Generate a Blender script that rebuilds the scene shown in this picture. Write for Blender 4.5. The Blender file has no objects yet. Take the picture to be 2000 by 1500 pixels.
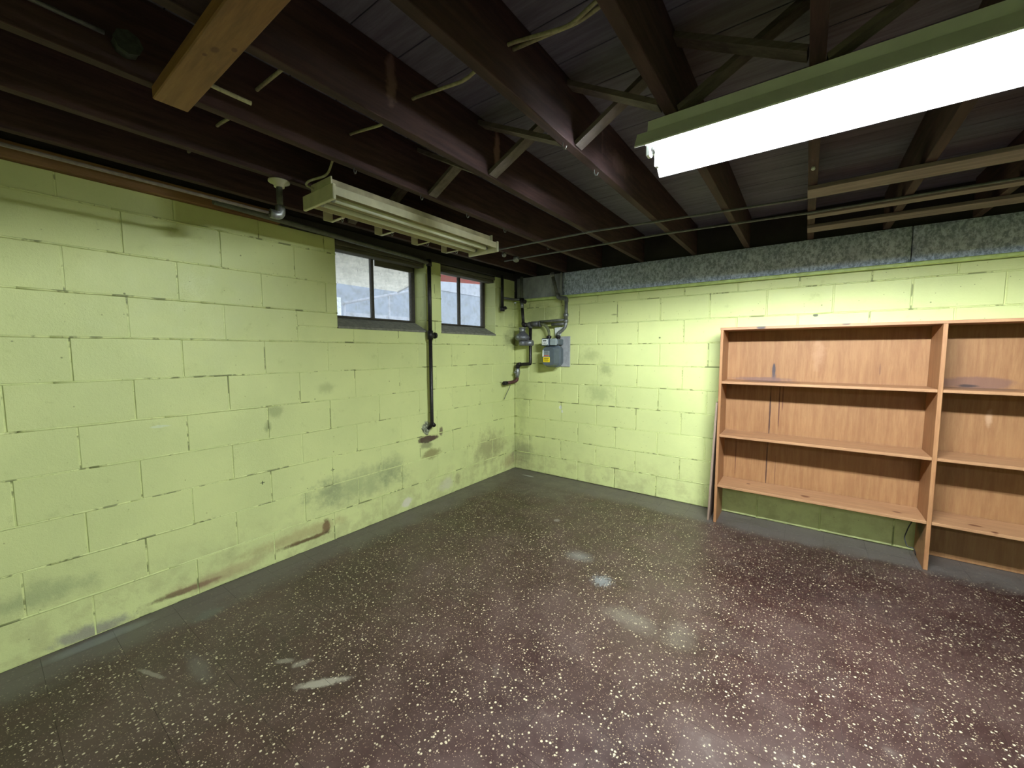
import bpy, math, random
from mathutils import Vector, Matrix
random.seed(7)
S = bpy.context.scene
COL = S.collection

# ------------------------------------------------------------------ camera
cam_d = bpy.data.cameras.new('camera'); cam = bpy.data.objects.new('camera', cam_d); COL.objects.link(cam)
fw = Vector((-0.58994, 0.80335, -0.08129)); rt = Vector((0.80611, 0.59176, -0.00210)); up = Vector((-0.04642, 0.06677, 0.99669))
M = Matrix.Identity(4)
for i in range(3):
    M[i][0] = rt[i]; M[i][1] = up[i]; M[i][2] = -fw[i]
M.translation = Vector((2.6764, -3.6976, 1.35))
cam.matrix_world = M
cam_d.sensor_width = 36.0; cam_d.lens = 779.5 / 2000 * 36; cam_d.clip_start = 0.02
S.camera = cam

# ------------------------------------------------------------------ world, exposure
W = bpy.data.worlds.new('world'); S.world = W; W.use_nodes = True
W.node_tree.nodes['Background'].inputs[0].default_value = (0.78, 0.88, 1.0, 1)
W.node_tree.nodes['Background'].inputs[1].default_value = 3.0
vs = S.view_settings
vs.view_transform = 'Standard'; vs.look = 'None'; vs.exposure = 0.0; vs.gamma = 1.0; vs.use_curve_mapping = False
TUBE_POWER = 760.0
BACK_FILL_POWER = 110.0

# ------------------------------------------------------------------ node helper
def srgb(r, g, b):
    f = lambda c: (c / 255 / 12.92) if c / 255 <= 0.04045 else ((c / 255 + 0.055) / 1.055) ** 2.4
    return (f(r), f(g), f(b))

class G:
    def __init__(s, name):
        s.m = bpy.data.materials.new(name); s.m.use_nodes = True
        s.t = s.m.node_tree; s.b = s.t.nodes['Principled BSDF']; s._pos = None
    def n(s, typ, **k):
        x = s.t.nodes.new(typ)
        for a, v in k.items(): setattr(x, a, v)
        return x
    def put(s, sock, v):
        if isinstance(v, bpy.types.NodeSocket): s.t.links.new(v, sock)
        elif isinstance(v, (tuple, list)):
            if sock.type == 'RGBA' and len(v) == 3: v = tuple(v) + (1,)
            sock.default_value = v
        else: sock.default_value = v
    def pos(s):
        if s._pos is None: s._pos = s.n('ShaderNodeNewGeometry').outputs['Position']
        return s._pos
    def obj(s): return s.n('ShaderNodeTexCoord').outputs['Object']
    def rnd(s): return s.n('ShaderNodeObjectInfo').outputs['Random']
    def math(s, op, a, b=0.0, clamp=False):
        x = s.n('ShaderNodeMath', operation=op, use_clamp=clamp); s.put(x.inputs[0], a); s.put(x.inputs[1], b); return x.outputs[0]
    def vec(s, op, a, b):
        x = s.n('ShaderNodeVectorMath', operation=op); s.put(x.inputs[0], a); s.put(x.inputs[1], b)
        return x.outputs['Value'] if op in ('LENGTH', 'DOT_PRODUCT', 'DISTANCE') else x.outputs[0]
    def mix(s, f, a, b, blend='MIX'):
        x = s.n('ShaderNodeMix', data_type='RGBA', blend_type=blend)
        s.put(x.inputs[0], f); s.put(x.inputs[6], a); s.put(x.inputs[7], b); return x.outputs[2]
    def noise(s, v, scale, detail=3.0, rough=0.5):
        x = s.n('ShaderNodeTexNoise'); s.put(x.inputs['Vector'], v); x.inputs['Scale'].default_value = scale
        x.inputs['Detail'].default_value = detail; x.inputs['Roughness'].default_value = rough; return x.outputs[0]
    def vor(s, v, scale):
        x = s.n('ShaderNodeTexVoronoi'); s.put(x.inputs['Vector'], v); x.inputs['Scale'].default_value = scale
        return x.outputs['Distance'], x.outputs['Color']
    def step(s, v, lo, hi, t0=0.0, t1=1.0):
        x = s.n('ShaderNodeMapRange', interpolation_type='SMOOTHSTEP')
        s.put(x.inputs[0], v); s.put(x.inputs[1], lo); s.put(x.inputs[2], hi); s.put(x.inputs[3], t0); s.put(x.inputs[4], t1)
        return x.outputs[0]
    def xyz(s, v):
        x = s.n('ShaderNodeSeparateXYZ'); s.put(x.inputs[0], v); return x.outputs
    def spot(s, c, r, soft=0.5, warp=None, amp=0.5):
        """mask of a blotch centred on c with radii r, its outline broken up by the noise warp"""
        d = s.vec('LENGTH', s.vec('DIVIDE', s.vec('SUBTRACT', s.pos(), c), r), (0, 0, 0))
        if warp is not None: d = s.math('ADD', d, s.math('MULTIPLY', s.math('SUBTRACT', warp, 0.5), amp * 2))
        return s.step(d, 1.0, 1.0 - soft, 0.0, 1.0)
    def bump(s, h, dist=0.002, strength=1.0):
        x = s.n('ShaderNodeBump'); x.inputs['Strength'].default_value = strength; x.inputs['Distance'].default_value = dist
        s.put(x.inputs['Height'], h); s.t.links.new(x.outputs[0], s.b.inputs['Normal'])
    def out(s, col, rough=0.6, metal=0.0, spec=0.5):
        s.put(s.b.inputs['Base Color'], col); s.put(s.b.inputs['Roughness'], rough); s.put(s.b.inputs['Metallic'], metal)
        s.b.inputs['Specular IOR Level'].default_value = spec
        return s.m

def plain(name, col, rough=0.6, metal=0.0, var=0.12, scale=25.0, spec=0.5, bumpd=0.0004):
    g = G(name); n = g.noise(g.pos(), scale, 4.0, 0.6)
    c = g.mix(g.step(n, 0.3, 0.7), tuple(x * (1 - var) for x in col), tuple(min(1, x * (1 + var)) for x in col))
    if bumpd: g.bump(n, bumpd, 0.6)
    return g.out(c, rough, metal, spec)

# ------------------------------------------------------------------ materials
def mat_wall():
    g = G('green_block_paint'); p = g.pos()
    lo = g.noise(p, 1.6, 5.0, 0.6); mid = g.noise(p, 9.0, 5.0, 0.65); fine = g.noise(p, 120.0, 3.0, 0.6); hi = g.noise(p, 45.0, 4.0, 0.7)
    base = g.mix(g.step(lo, 0.35, 0.65), srgb(197, 202, 140), srgb(207, 211, 146))
    base = g.mix(g.math('MULTIPLY', g.rnd(), 0.22), base, srgb(188, 192, 132))
    z = g.xyz(p)[2]
    # scuffs and smudges
    base = g.mix(g.math('MULTIPLY', g.step(mid, 0.60, 0.75), 0.22), base, srgb(120, 124, 84))
    base = g.mix(g.math('MULTIPLY', g.step(hi, 0.66, 0.76), 0.55), base, srgb(120, 122, 78))
    low = g.math('MULTIPLY', g.step(z, 0.45, 0.02), g.step(mid, 0.42, 0.62))
    base = g.mix(g.math('MULTIPLY', low, 0.30), base, srgb(140, 128, 95))
    warp = g.noise(p, 8.0, 9.0, 0.72)
    F = [  # centre, radii, colour, strength, softness, warp amount
        ((0, -2.0, .34), (.2, .50, .17), (124, 132, 100), .5, .9, .6),
        ((0, -2.27, .36), (.2, .16, .10), (112, 118, 92), .5, .9, .6),
        ((0, -1.70, .40), (.2, .16, .16), (100, 106, 86), .5, .9, .5),
        ((0, -.45, .33), (.2, .36, .24), (122, 108, 82), .6, .9, .6),
        ((0, -.10, .10), (.2, .20, .10), (140, 110, 84), .5, .8, .5),
        ((0, -1.32, .575), (.1, .15, .035), (70, 44, 44), .95, .35, .5),
        ((0, -1.16, .62), (.1, .03, .06), (84, 58, 54), .8, .5, .4),
        ((0, -1.34, .53), (.1, .09, .05), (92, 88, 66), .6, .6, .5),
        ((0, -1.27, .43), (.1, .15, .055), (116, 100, 62), .7, .55, .5),
        ((0, -1.33, .68), (.1, .055, .07), (122, 124, 112), .85, .4, .6),
        ((0, -2.42, .075), (.1, .24, .022), (84, 58, 34), .9, .6, .5),
        ((0, -2.27, .11), (.1, .035, .07), (78, 54, 34), .9, .6, .6),
        ((0, -2.45, .12), (.1, .45, .06), (150, 120, 84), .45, .7, .5),
        ((0, -3.08, .05), (.1, .20, .022), (92, 66, 46), .85, .6, .5),
        ((0, -2.9, .06), (.1, .30, .05), (156, 124, 96), .5, .7, .5),
        ((0, -3.42, .03), (.1, .16, .05), (132, 124, 120), .75, .6, .6),
        ((0, -3.60, .28), (.1, .28, .08), (126, 134, 98), .5, .9, .6),
        ((0, -1.57, .075), (.1, .07, .04), (216, 206, 196), .75, .5, .5),
        ((0, -1.10, .10), (.1, .12, .07), (198, 190, 172), .6, .7, .6),
        ((0, -.95, .12), (.1, .06, .08), (128, 112, 88), .5, .7, .6),
        ((0, -3.13, .967), (.1, .045, .009), (205, 212, 182), .7, .4, .6),
        ((0, -2.58, .98), (.1, .06, .05), (116, 122, 80), .45, .8, .6),
        ((0, -2.62, .88), (.1, .03, .04), (104, 110, 74), .5, .8, .6),
        ((0, -2.25, 1.10), (.1, .10, .05), (132, 138, 92), .4, .9, .7),
        ((0, -2.211, .513), (.05, .017, .0035), (60, 66, 44), .9, .3, 0), ((0, -2.211, .513), (.05, .0035, .017), (60, 66, 44), .9, .3, 0),
        ((0, -2.666, .542), (.05, .016, .0035), (60, 66, 44), .9, .3, 0), ((0, -2.666, .542), (.05, .0035, .016), (60, 66, 44), .9, .3, 0),
        ((.60, 0, .755), (.018, .1, .022), (214, 216, 208), .95, .25, .5), ((.62, 0, .715), (.012, .1, .018), (214, 216, 208), .9, .3, .5),
        ((.93, 0, 1.30), (.18, .1, .08), (120, 128, 84), .35, .9, .7),
        ((1.05, 0, .93), (.22, .1, .14), (130, 140, 94), .4, .95, .8),
        ((1.10, 0, 1.17), (.12, .1, .10), (112, 120, 80), .45, .95, .8),
        ((.10, 0, .22), (.22, .1, .26), (110, 104, 84), .6, .95, .6),
        ((.12, -.05, .75), (.12, .2, .5), (120, 126, 88), .3, .95, .6),
        ((.05, -.06, 1.5), (.16, .2, .18), (70, 72, 50), .55, .9, .5),
        ((.34, 0, 1.75), (.42, .1, .20), (104, 108, 62), .5, .9, .4),
        ((2.72, 0, 1.61), (.02, .05, .012), (40, 44, 34), .9, .4, .5),
        ((1.18, 0, 1.70), (.05, .1, .012), (92, 98, 62), .6, .7, .5),
        ((1.61, 0, 1.47), (.012, .05, .010), (60, 66, 40), .8, .5, .4),
    ]
    for c, r, col, a, soft, amp in F:
        base = g.mix(g.math('MULTIPLY', g.spot(c, r, soft, warp if amp else None, amp * 1.9), a), base, srgb(*col))
    dots = g.vor(p, 9.0); dm = g.math('MULTIPLY', g.step(dots[0], 0.055, 0.02), g.step(g.xyz(dots[1])[0], 0.70, 0.72))
    base = g.mix(g.math('MULTIPLY', dm, 0.7), base, srgb(60, 62, 36))
    dots = g.vor(p, 26.0); dm = g.math('MULTIPLY', g.step(dots[0], 0.10, 0.04), g.step(g.xyz(dots[1])[1], 0.84, 0.86))
    base = g.mix(g.math('MULTIPLY', dm, 0.55), base, srgb(84, 86, 54))
    pits = g.step(g.vor(p, 210.0)[0], 0.0, 0.35)
    g.bump(g.math('ADD', g.math('MULTIPLY', fine, 0.5), g.math('ADD', g.math('MULTIPLY', pits, 0.25), g.math('MULTIPLY', hi, 0.8))), 0.0022, 0.7)
    return g.out(base, g.step(mid, 0.2, 0.8, 0.42, 0.62), 0, 0.4)

def mat_mortar():
    g = G('painted_mortar'); p = g.pos(); n = g.noise(p, 7.0, 4.0, 0.6); f = g.noise(p, 60.0, 4.0, 0.6)
    base = g.mix(g.step(n, 0.4, 0.6), srgb(196, 202, 138), srgb(212, 216, 150))
    base = g.mix(g.math('MULTIPLY', g.step(n, 0.54, 0.60), 0.8), base, srgb(96, 100, 58))
    base = g.mix(g.math('MULTIPLY', g.step(f, 0.62, 0.70), 0.5), base, srgb(84, 84, 52))
    g.bump(f, 0.003, 0.8)
    return g.out(base, 0.5, 0, 0.4)

def mat_floor():
    g = G('terrazzo_pattern_tile'); p = g.pos()
    lo = g.noise(p, 1.3, 5.0, 0.65); mid = g.noise(p, 5.0, 6.0, 0.7); fine = g.noise(p, 70.0, 3.0, 0.6)
    base = g.mix(g.step(mid, 0.35, 0.65), srgb(48, 29, 28), srgb(62, 42, 38))
    base = g.mix(g.math('MULTIPLY', g.rnd(), 0.25), base, srgb(46, 37, 33))
    base = g.mix(g.math('MULTIPLY', g.spot((2.62, -1.12, 0), (.62, .30, .3), .7, lo, .5), .8), base, srgb(46, 27, 25))
    base = g.mix(g.math('MULTIPLY', g.spot((2.9, -.95, 0), (.8, .22, .3), .7, mid, .5), .6), base, srgb(44, 28, 28))
    # chips
    for sc, th, keep, col in ((76.0, 0.30, 0.50, srgb(210, 198, 164)), (120.0, 0.28, 0.50, srgb(164, 150, 120)), (210.0, 0.30, 0.60, srgb(140, 124, 104))):
        d, c = g.vor(g.vec('ADD', p, g.vec('MULTIPLY', (sc, 0, 0), (1, 1, 1))), sc); cx = g.xyz(c)
        th2 = g.math('MULTIPLY', cx[1], th)
        m = g.math('MULTIPLY', g.step(d, g.math('ADD', th2, 0.10), th2), g.step(cx[0], keep, keep + 0.02))
        base = g.mix(g.math('MULTIPLY', m, 0.85), base, col)
    # dust film, wear and the greyer border along the walls
    dust = g.math('MULTIPLY', g.step(lo, 0.40, 0.66), 0.38)
    base = g.mix(dust, base, srgb(90, 71, 66))
    base = g.mix(g.math('MULTIPLY', g.step(mid, 0.60, 0.76), 0.30), base, srgb(134, 124, 112))
    X = g.xyz(p); w = g.math('MULTIPLY', g.math('SUBTRACT', mid, 0.5), 0.30)
    b1 = g.step(g.math('ADD', X[1], w), -0.38, -0.24)
    b2 = g.step(g.math('ADD', X[0], w), 0.32, 0.14)
    base = g.mix(g.math('MULTIPLY', g.math('MAXIMUM', b1, b2), 0.88), base, g.mix(mid, srgb(66, 58, 54), srgb(104, 97, 92)))
    base = g.mix(g.math('MULTIPLY', g.spot((.55, -.45, 0), (.75, .40, .3), .95, mid, .4), .6), base, srgb(88, 80, 75))
    for c, r, col, a, soft, amp in (
        ((1.77, -1.57, 0), (.075, .075, .1), (128, 130, 132), .6, .7, 1.1), ((1.53, -1.39, 0), (.12, .09, .1), (118, 116, 112), .55, .8, .5),
        ((1.13, -.99, 0), (.04, .04, .1), (150, 142, 130), .5, .7, .5),
        ((.30, -.17, 0), (.10, .02, .1), (168, 166, 160), .7, .5, .7),
        ((2.02, -1.80, 0), (.22, .10, .1), (120, 110, 98), .45, .9, .9), ((2.25, -1.75, 0), (.10, .14, .1), (120, 110, 98), .35, .9, .9),
        ((.06, -3.42, 0), (.05, .22, .1), (112, 114, 110), .8, .6, .5),
        ((.25, -3.05, 0), (.06, .12, .1), (90, 92, 88), .6, .8, .6), ((.62, -3.2, 0), (.20, .04, .1), (96, 90, 84), .5, .8, .8)):
        base = g.mix(g.math('MULTIPLY', g.spot(c, r, soft, fine if amp > 1.0 else mid, amp), a), base, srgb(*col))
    # rubbed plaster streaks
    for a0, b0, wd, al in (((1.06, -3.02), (1.23, -2.83), .028, .9), ((.95, -2.97), (.99, -2.88), .022, .55), ((.86, -3.0), (.93, -2.93), .018, .5), ((.42, -3.36), (.60, -3.30), .012, .6)):
        cx, cy = (a0[0] + b0[0]) / 2, (a0[1] + b0[1]) / 2; dx, dy = b0[0] - a0[0], b0[1] - a0[1]; L = math.hypot(dx, dy)
        q = g.vec('SUBTRACT', p, (cx, cy, 0))
        u = g.math('DIVIDE', g.vec('DOT_PRODUCT', q, (dx / L, dy / L, 0)), L / 2); v = g.math('DIVIDE', g.vec('DOT_PRODUCT', q, (-dy / L, dx / L, 0)), wd)
        d = g.math('SQRT', g.math('ADD', g.math('MULTIPLY', u, u), g.math('MULTIPLY', v, v)))
        d = g.math('ADD', d, g.math('MULTIPLY', g.math('SUBTRACT', g.noise(p, 30.0, 4.0, .7), 0.5), 1.4))
        base = g.mix(g.math('MULTIPLY', g.step(d, 1.0, 0.5), al), base, srgb(138, 130, 116))
    g.bump(g.math('ADD', g.math('MULTIPLY', fine, 0.4), mid), 0.0012, 0.5)
    return g.out(base, g.step(mid, 0.3, 0.7, 0.30, 0.52), 0, 0.5)

def mat_wood(name, c1, c2, axis='X', rough=0.55, stains_and_light=(), knots=(), knotty=False):
    g = G(name); p = g.pos(); k = 1 if axis in 'XYZ' else 0
    sc = {'X': (1.2, 14, 14), 'Y': (14, 1.2, 14), 'Z': (14, 14, 1.2)}[axis]
    q = g.vec('MULTIPLY', p, sc)
    gr = g.noise(q, 3.0, 6.0, 0.7); fine = g.noise(g.vec('MULTIPLY', q, (1, 1, 1)), 14.0, 4.0, 0.7); lo = g.noise(p, 2.2, 3.0, 0.5)
    base = g.mix(g.step(gr, 0.32, 0.70), c1, c2)
    base = g.mix(g.math('MULTIPLY', g.step(fine, 0.40, 0.75), 0.22), base, tuple(x * 0.70 for x in c1))
    base = g.mix(g.math('MULTIPLY', g.step(lo, 0.5, 0.7), 0.35), base, tuple(min(1, x * 1.12) for x in c2))
    wn = g.noise(p, 22.0, 4.0, 0.6)
    for c, r, col, a, soft, amp in stains_and_light:
        base = g.mix(g.math('MULTIPLY', g.spot(c, r, soft, wn if amp else None, amp), a), base, srgb(*col))
    for c, r in knots:
        base = g.mix(g.math('MULTIPLY', g.spot(c, r, 0.5, wn, .35), .85), base, srgb(92, 48, 30))
    g.bump(g.math('ADD', gr, g.math('MULTIPLY', fine, 0.4)), 0.0008, 0.6)
    return g.out(base, rough, 0, 0.4)

WALL = mat_wall(); MORT = mat_mortar(); FLOOR = mat_floor()
PLAINWALL = plain('green_paint', srgb(190, 206, 126), 0.5)
SUBF = mat_wood('haze_tinted_subfloor_wood', srgb(92, 88, 104), srgb(116, 112, 128), 'X', 0.7)  # bluish lift in the colour stands for haze around the lamp
JOIST = mat_wood('dark_stained_joist_wood', srgb(48, 30, 30), srgb(74, 50, 48), 'Y', 0.85, stains_and_light=[  # paler patches; on the joist nearest the lamp they paint its light
    ((1.83, -1.95, 2.3), (.1, .02, .12), (124, 96, 90), .6, .6, .5), ((1.44, -2.75, 2.3), (.06, .03, .13), (140, 112, 104), .6, .6, .7),
    ((1.44, -2.15, 2.3), (.06, .03, .13), (150, 116, 104), .7, .6, .6), ((1.88, -1.75, 2.26), (.06, .2, .06), (140, 110, 104), .5, .8, .5)])
BRACE = mat_wood('weathered_brace_wood', srgb(82, 72, 68), srgb(112, 100, 94), 'X', 0.7)
STRIP = mat_wood('furring_wood', srgb(104, 88, 86), srgb(140, 122, 118), 'X', 0.65)
TIMBER = mat_wood('rough_pine', srgb(116, 78, 46), srgb(146, 102, 62), 'X', 0.6, knots=[((1.42, -3.27, 2.12), (.02, .012, .05)), ((1.46, -3.24, 2.12), (.012, .008, .05)), ((1.38, -3.28, 2.12), (.01, .007, .05))])
PLATE = mat_wood('brown_plate_wood', srgb(112, 78, 46), srgb(140, 104, 66), 'Y', 0.7)
GREYWOOD = mat_wood('grey_painted_lintel', srgb(70, 66, 54), srgb(96, 90, 74), 'Y', 0.8)
PIPEBLK = plain('black_iron', srgb(46, 42, 42), 0.45, 0.6, 0.35, 60)
RUST = plain('rusty_iron', srgb(84, 50, 46), 0.6, 0.3, 0.35, 60)
GALV = plain('galvanised_steel', srgb(138, 138, 138), 0.45, 0.7, 0.2, 60)
PIPEGREY = plain('grey_painted_pipe', srgb(92, 92, 86), 0.5, 0.2, 0.2, 40)
CREAMPIPE = plain('dusty_pale_pipe', srgb(104, 92, 80), 0.6, 0.0, 0.25, 30)
CREAM = plain('old_cream_enamel', srgb(196, 190, 160), 0.4, 0.0, 0.10, 12)
CREAMDIRTY = plain('stained_cream_enamel', srgb(170, 158, 128), 0.5, 0.0, 0.25, 9)
WHITE = plain('white_enamel', srgb(214, 216, 214), 0.35, 0.0, 0.05, 12)
GREYEN = plain('grey_steel_housing', srgb(150, 152, 148), 0.4, 0.0, 0.08, 20)
TUBEOFF = plain('dead_tube_glass', srgb(222, 222, 206), 0.3, 0.0, 0.05, 10)
CABLE = plain('pale_cloth_cable', srgb(160, 154, 120), 0.7, 0.0, 0.2, 80)
CONDUIT = plain('thin_grey_conduit', srgb(112, 112, 112), 0.5, 0.3, 0.2, 40)
METER = plain('meter_grey_paint', srgb(80, 88, 96), 0.4, 0.0, 0.08, 30)
METERLT = plain('meter_light_grey', srgb(140, 148, 150), 0.4, 0.0, 0.08, 30)
BOARD = plain('grey_backing_board', srgb(150, 150, 152), 0.7, 0.0, 0.18, 18)
YELLOW = plain('yellow_label', srgb(236, 206, 24), 0.5, 0.0, 0.03, 30, bumpd=0)
DARKINK = plain('dark_ink', srgb(40, 40, 42), 0.6, 0.0, 0.05, 30, bumpd=0)
REDINK = plain('red_ink', srgb(180, 70, 50), 0.6, 0.0, 0.05, 30, bumpd=0)
WHITEP = plain('white_plastic', srgb(220, 222, 220), 0.4, 0.0, 0.04, 30, bumpd=0)
CONC = plain('rough_grey_concrete', srgb(112, 110, 98), 0.8, 0.0, 0.25, 30, bumpd=0.003)
FRAMEM = plain('rusty_steel_sash', srgb(58, 52, 44), 0.6, 0.2, 0.3, 40)
DARK = plain('dark_rim_wood', srgb(44, 38, 36), 0.8, 0.0, 0.2, 10)

def mat_insulation(name, cA, cB, sc, d):
    g = G(name); p = g.pos(); a = g.noise(g.vec('MULTIPLY', p, (1, 1, 0.6)), sc, 3.0, 0.75); b = g.noise(p, 6.0, 3.0, 0.5)
    base = g.mix(g.step(a, 0.36, 0.64), cA, cB); base = g.mix(g.math('MULTIPLY', g.step(b, .4, .7), .25), base, cA)
    g.bump(a, d, 1.0); return g.out(base, 0.9, 0, 0.2)
INSUL = mat_insulation('grey_fibre_facing', srgb(150, 158, 186), srgb(226, 232, 255), 55.0, 0.006)
INSUL2 = mat_insulation('flat_grey_facing', srgb(150, 152, 156), srgb(172, 174, 178), 12.0, 0.001)

PINE = dict(c1=srgb(186, 130, 88), c2=srgb(214, 164, 118))
SHELFST = [((2.45, -.12, 1.12), (.24, .13, .01), (84, 70, 74), .75, .6, .5), ((2.20, -.12, .70), (.10, .16, .01), (110, 80, 70), .5, .8, .6),
           ((3.53, -.10, 1.12), (.22, .14, .01), (110, 84, 74), .6, .6, .5), ((2.41, -.285, 1.52), (.035, .02, .02), (60, 50, 56), .9, .5, .3),
           ((2.88, -.285, 1.525), (.03, .02, .01), (50, 42, 46), .8, .5, .3)]
SHELFW = mat_wood('pine_shelf_wood', srgb(150, 107, 76), srgb(172, 129, 92), 'X', 0.5, stains_and_light=SHELFST,
                  knots=[((2.72, -.20, .31), (.035, .03, .03)), ((3.20, -.20, .31), (.03, .018, .03)), ((3.54, -.20, .31), (.04, .02, .03)), ((3.60, -.27, .31), (.02, .02, .03)), ((2.36, -.12, .31), (.02, .02, .03))])
SIDEW = mat_wood('pine_upright_wood', srgb(144, 98, 64), srgb(166, 120, 82), 'Z', 0.5,
                 stains_and_light=[((3.318, -.14, .22), (.03, .13, .10), (50, 44, 36), .8, .7, .5)],
                 knots=[((2.165, -.22, 1.36), (.03, .01, .025)), ((2.165, -.24, .92), (.03, .012, .012)), ((2.165, -.26, 1.17), (.03, .012, .012))])
BACKST = [((2.483, -.02, 1.20), (.013, .05, .062), (62, 52, 58), .95, .35, .25),
          ((2.485, -.02, 1.155), (.018, .05, .04), (80, 64, 66), .7, .6, .3),
          ((2.471, -.02, .85), (.007, .05, .30), (62, 34, 26), .95, .5, .25), ((2.466, -.02, .44), (.006, .05, .26), (62, 34, 26), .95, .5, .25),
          ((2.529, -.02, .92), (.006, .05, .23), (84, 44, 30), .9, .5, .3), ((2.55, -.02, .99), (.005, .05, .14), (92, 50, 36), .8, .6, .4),
          ((2.524, -.02, .40), (.006, .05, .16), (100, 62, 44), .6, .6, .4), ((2.25, -.02, .48), (.004, .05, .18), (84, 44, 30), .8, .5, .4),
          ((2.40, -.02, 1.13), (.26, .05, .022), (104, 76, 74), .7, .6, .5), ((3.53, -.02, 1.15), (.20, .05, .045), (112, 78, 66), .8, .35, .3),
          ((3.50, -.02, 1.13), (.06, .05, .012), (44, 34, 36), .85, .6, .4), ((2.75, -.02, 1.33), (.05, .05, .16), (178, 136, 104), .45, .9, .6),
          ((3.60, -.02, .93), (.02, .05, .07), (190, 152, 122), .6, .7, .5), ((3.09, -.02, 1.22), (.006, .05, .05), (112, 74, 52), .7, .5, .3)]
BACKW = mat_wood('stained_ply_back', srgb(134, 92, 58), srgb(152, 110, 72), 'Z', 0.62, stains_and_light=BACKST)

def mat_glass():
    g = G('dirty_window_glass'); t = g.t; p = g.pos()
    tr = g.n('ShaderNodeBsdfTransparent'); tr.inputs[0].default_value = (0.94, 0.96, 0.96, 1)
    di = g.n('ShaderNodeBsdfDiffuse'); di.inputs[0].default_value = (0.62, 0.62, 0.58, 1)
    tl = g.n('ShaderNodeBsdfTranslucent'); tl.inputs[0].default_value = (0.7, 0.7, 0.66, 1)
    gl = g.n('ShaderNodeBsdfGlossy'); gl.inputs['Roughness'].default_value = 0.08
    a = g.noise(p, 14.0, 6.0, 0.75); b = g.noise(g.vec('MULTIPLY', p, (1, 1, .4)), 60.0, 3.0, 0.6)
    d = g.math('ADD', g.step(a, 0.42, 0.80, 0.12, 0.40), g.step(b, 0.62, 0.74, 0.0, 0.25), clamp=True)
    m1 = g.n('ShaderNodeMixShader'); m1.inputs[0].default_value = 0.6; t.links.new(di.outputs[0], m1.inputs[1]); t.links.new(tl.outputs[0], m1.inputs[2])
    m2 = g.n('ShaderNodeMixShader'); t.links.new(d, m2.inputs[0]); t.links.new(tr.outputs[0], m2.inputs[1]); t.links.new(m1.outputs[0], m2.inputs[2])
    m3 = g.n('ShaderNodeMixShader'); m3.inputs[0].default_value = 0.04; t.links.new(m2.outputs[0], m3.inputs[1]); t.links.new(gl.outputs[0], m3.inputs[2])
    t.links.new(m3.outputs[0], t.nodes['Material Output'].inputs[0]); return g.m
GLASS = mat_glass()

def mat_emit(name, strength):
    g = G(name); g.out((0.9, 0.9, 0.9), 0.4)
    g.b.inputs['Emission Color'].default_value = (0.86, 0.97, 1.0, 1); g.b.inputs['Emission Strength'].default_value = strength
    return g.m

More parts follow.
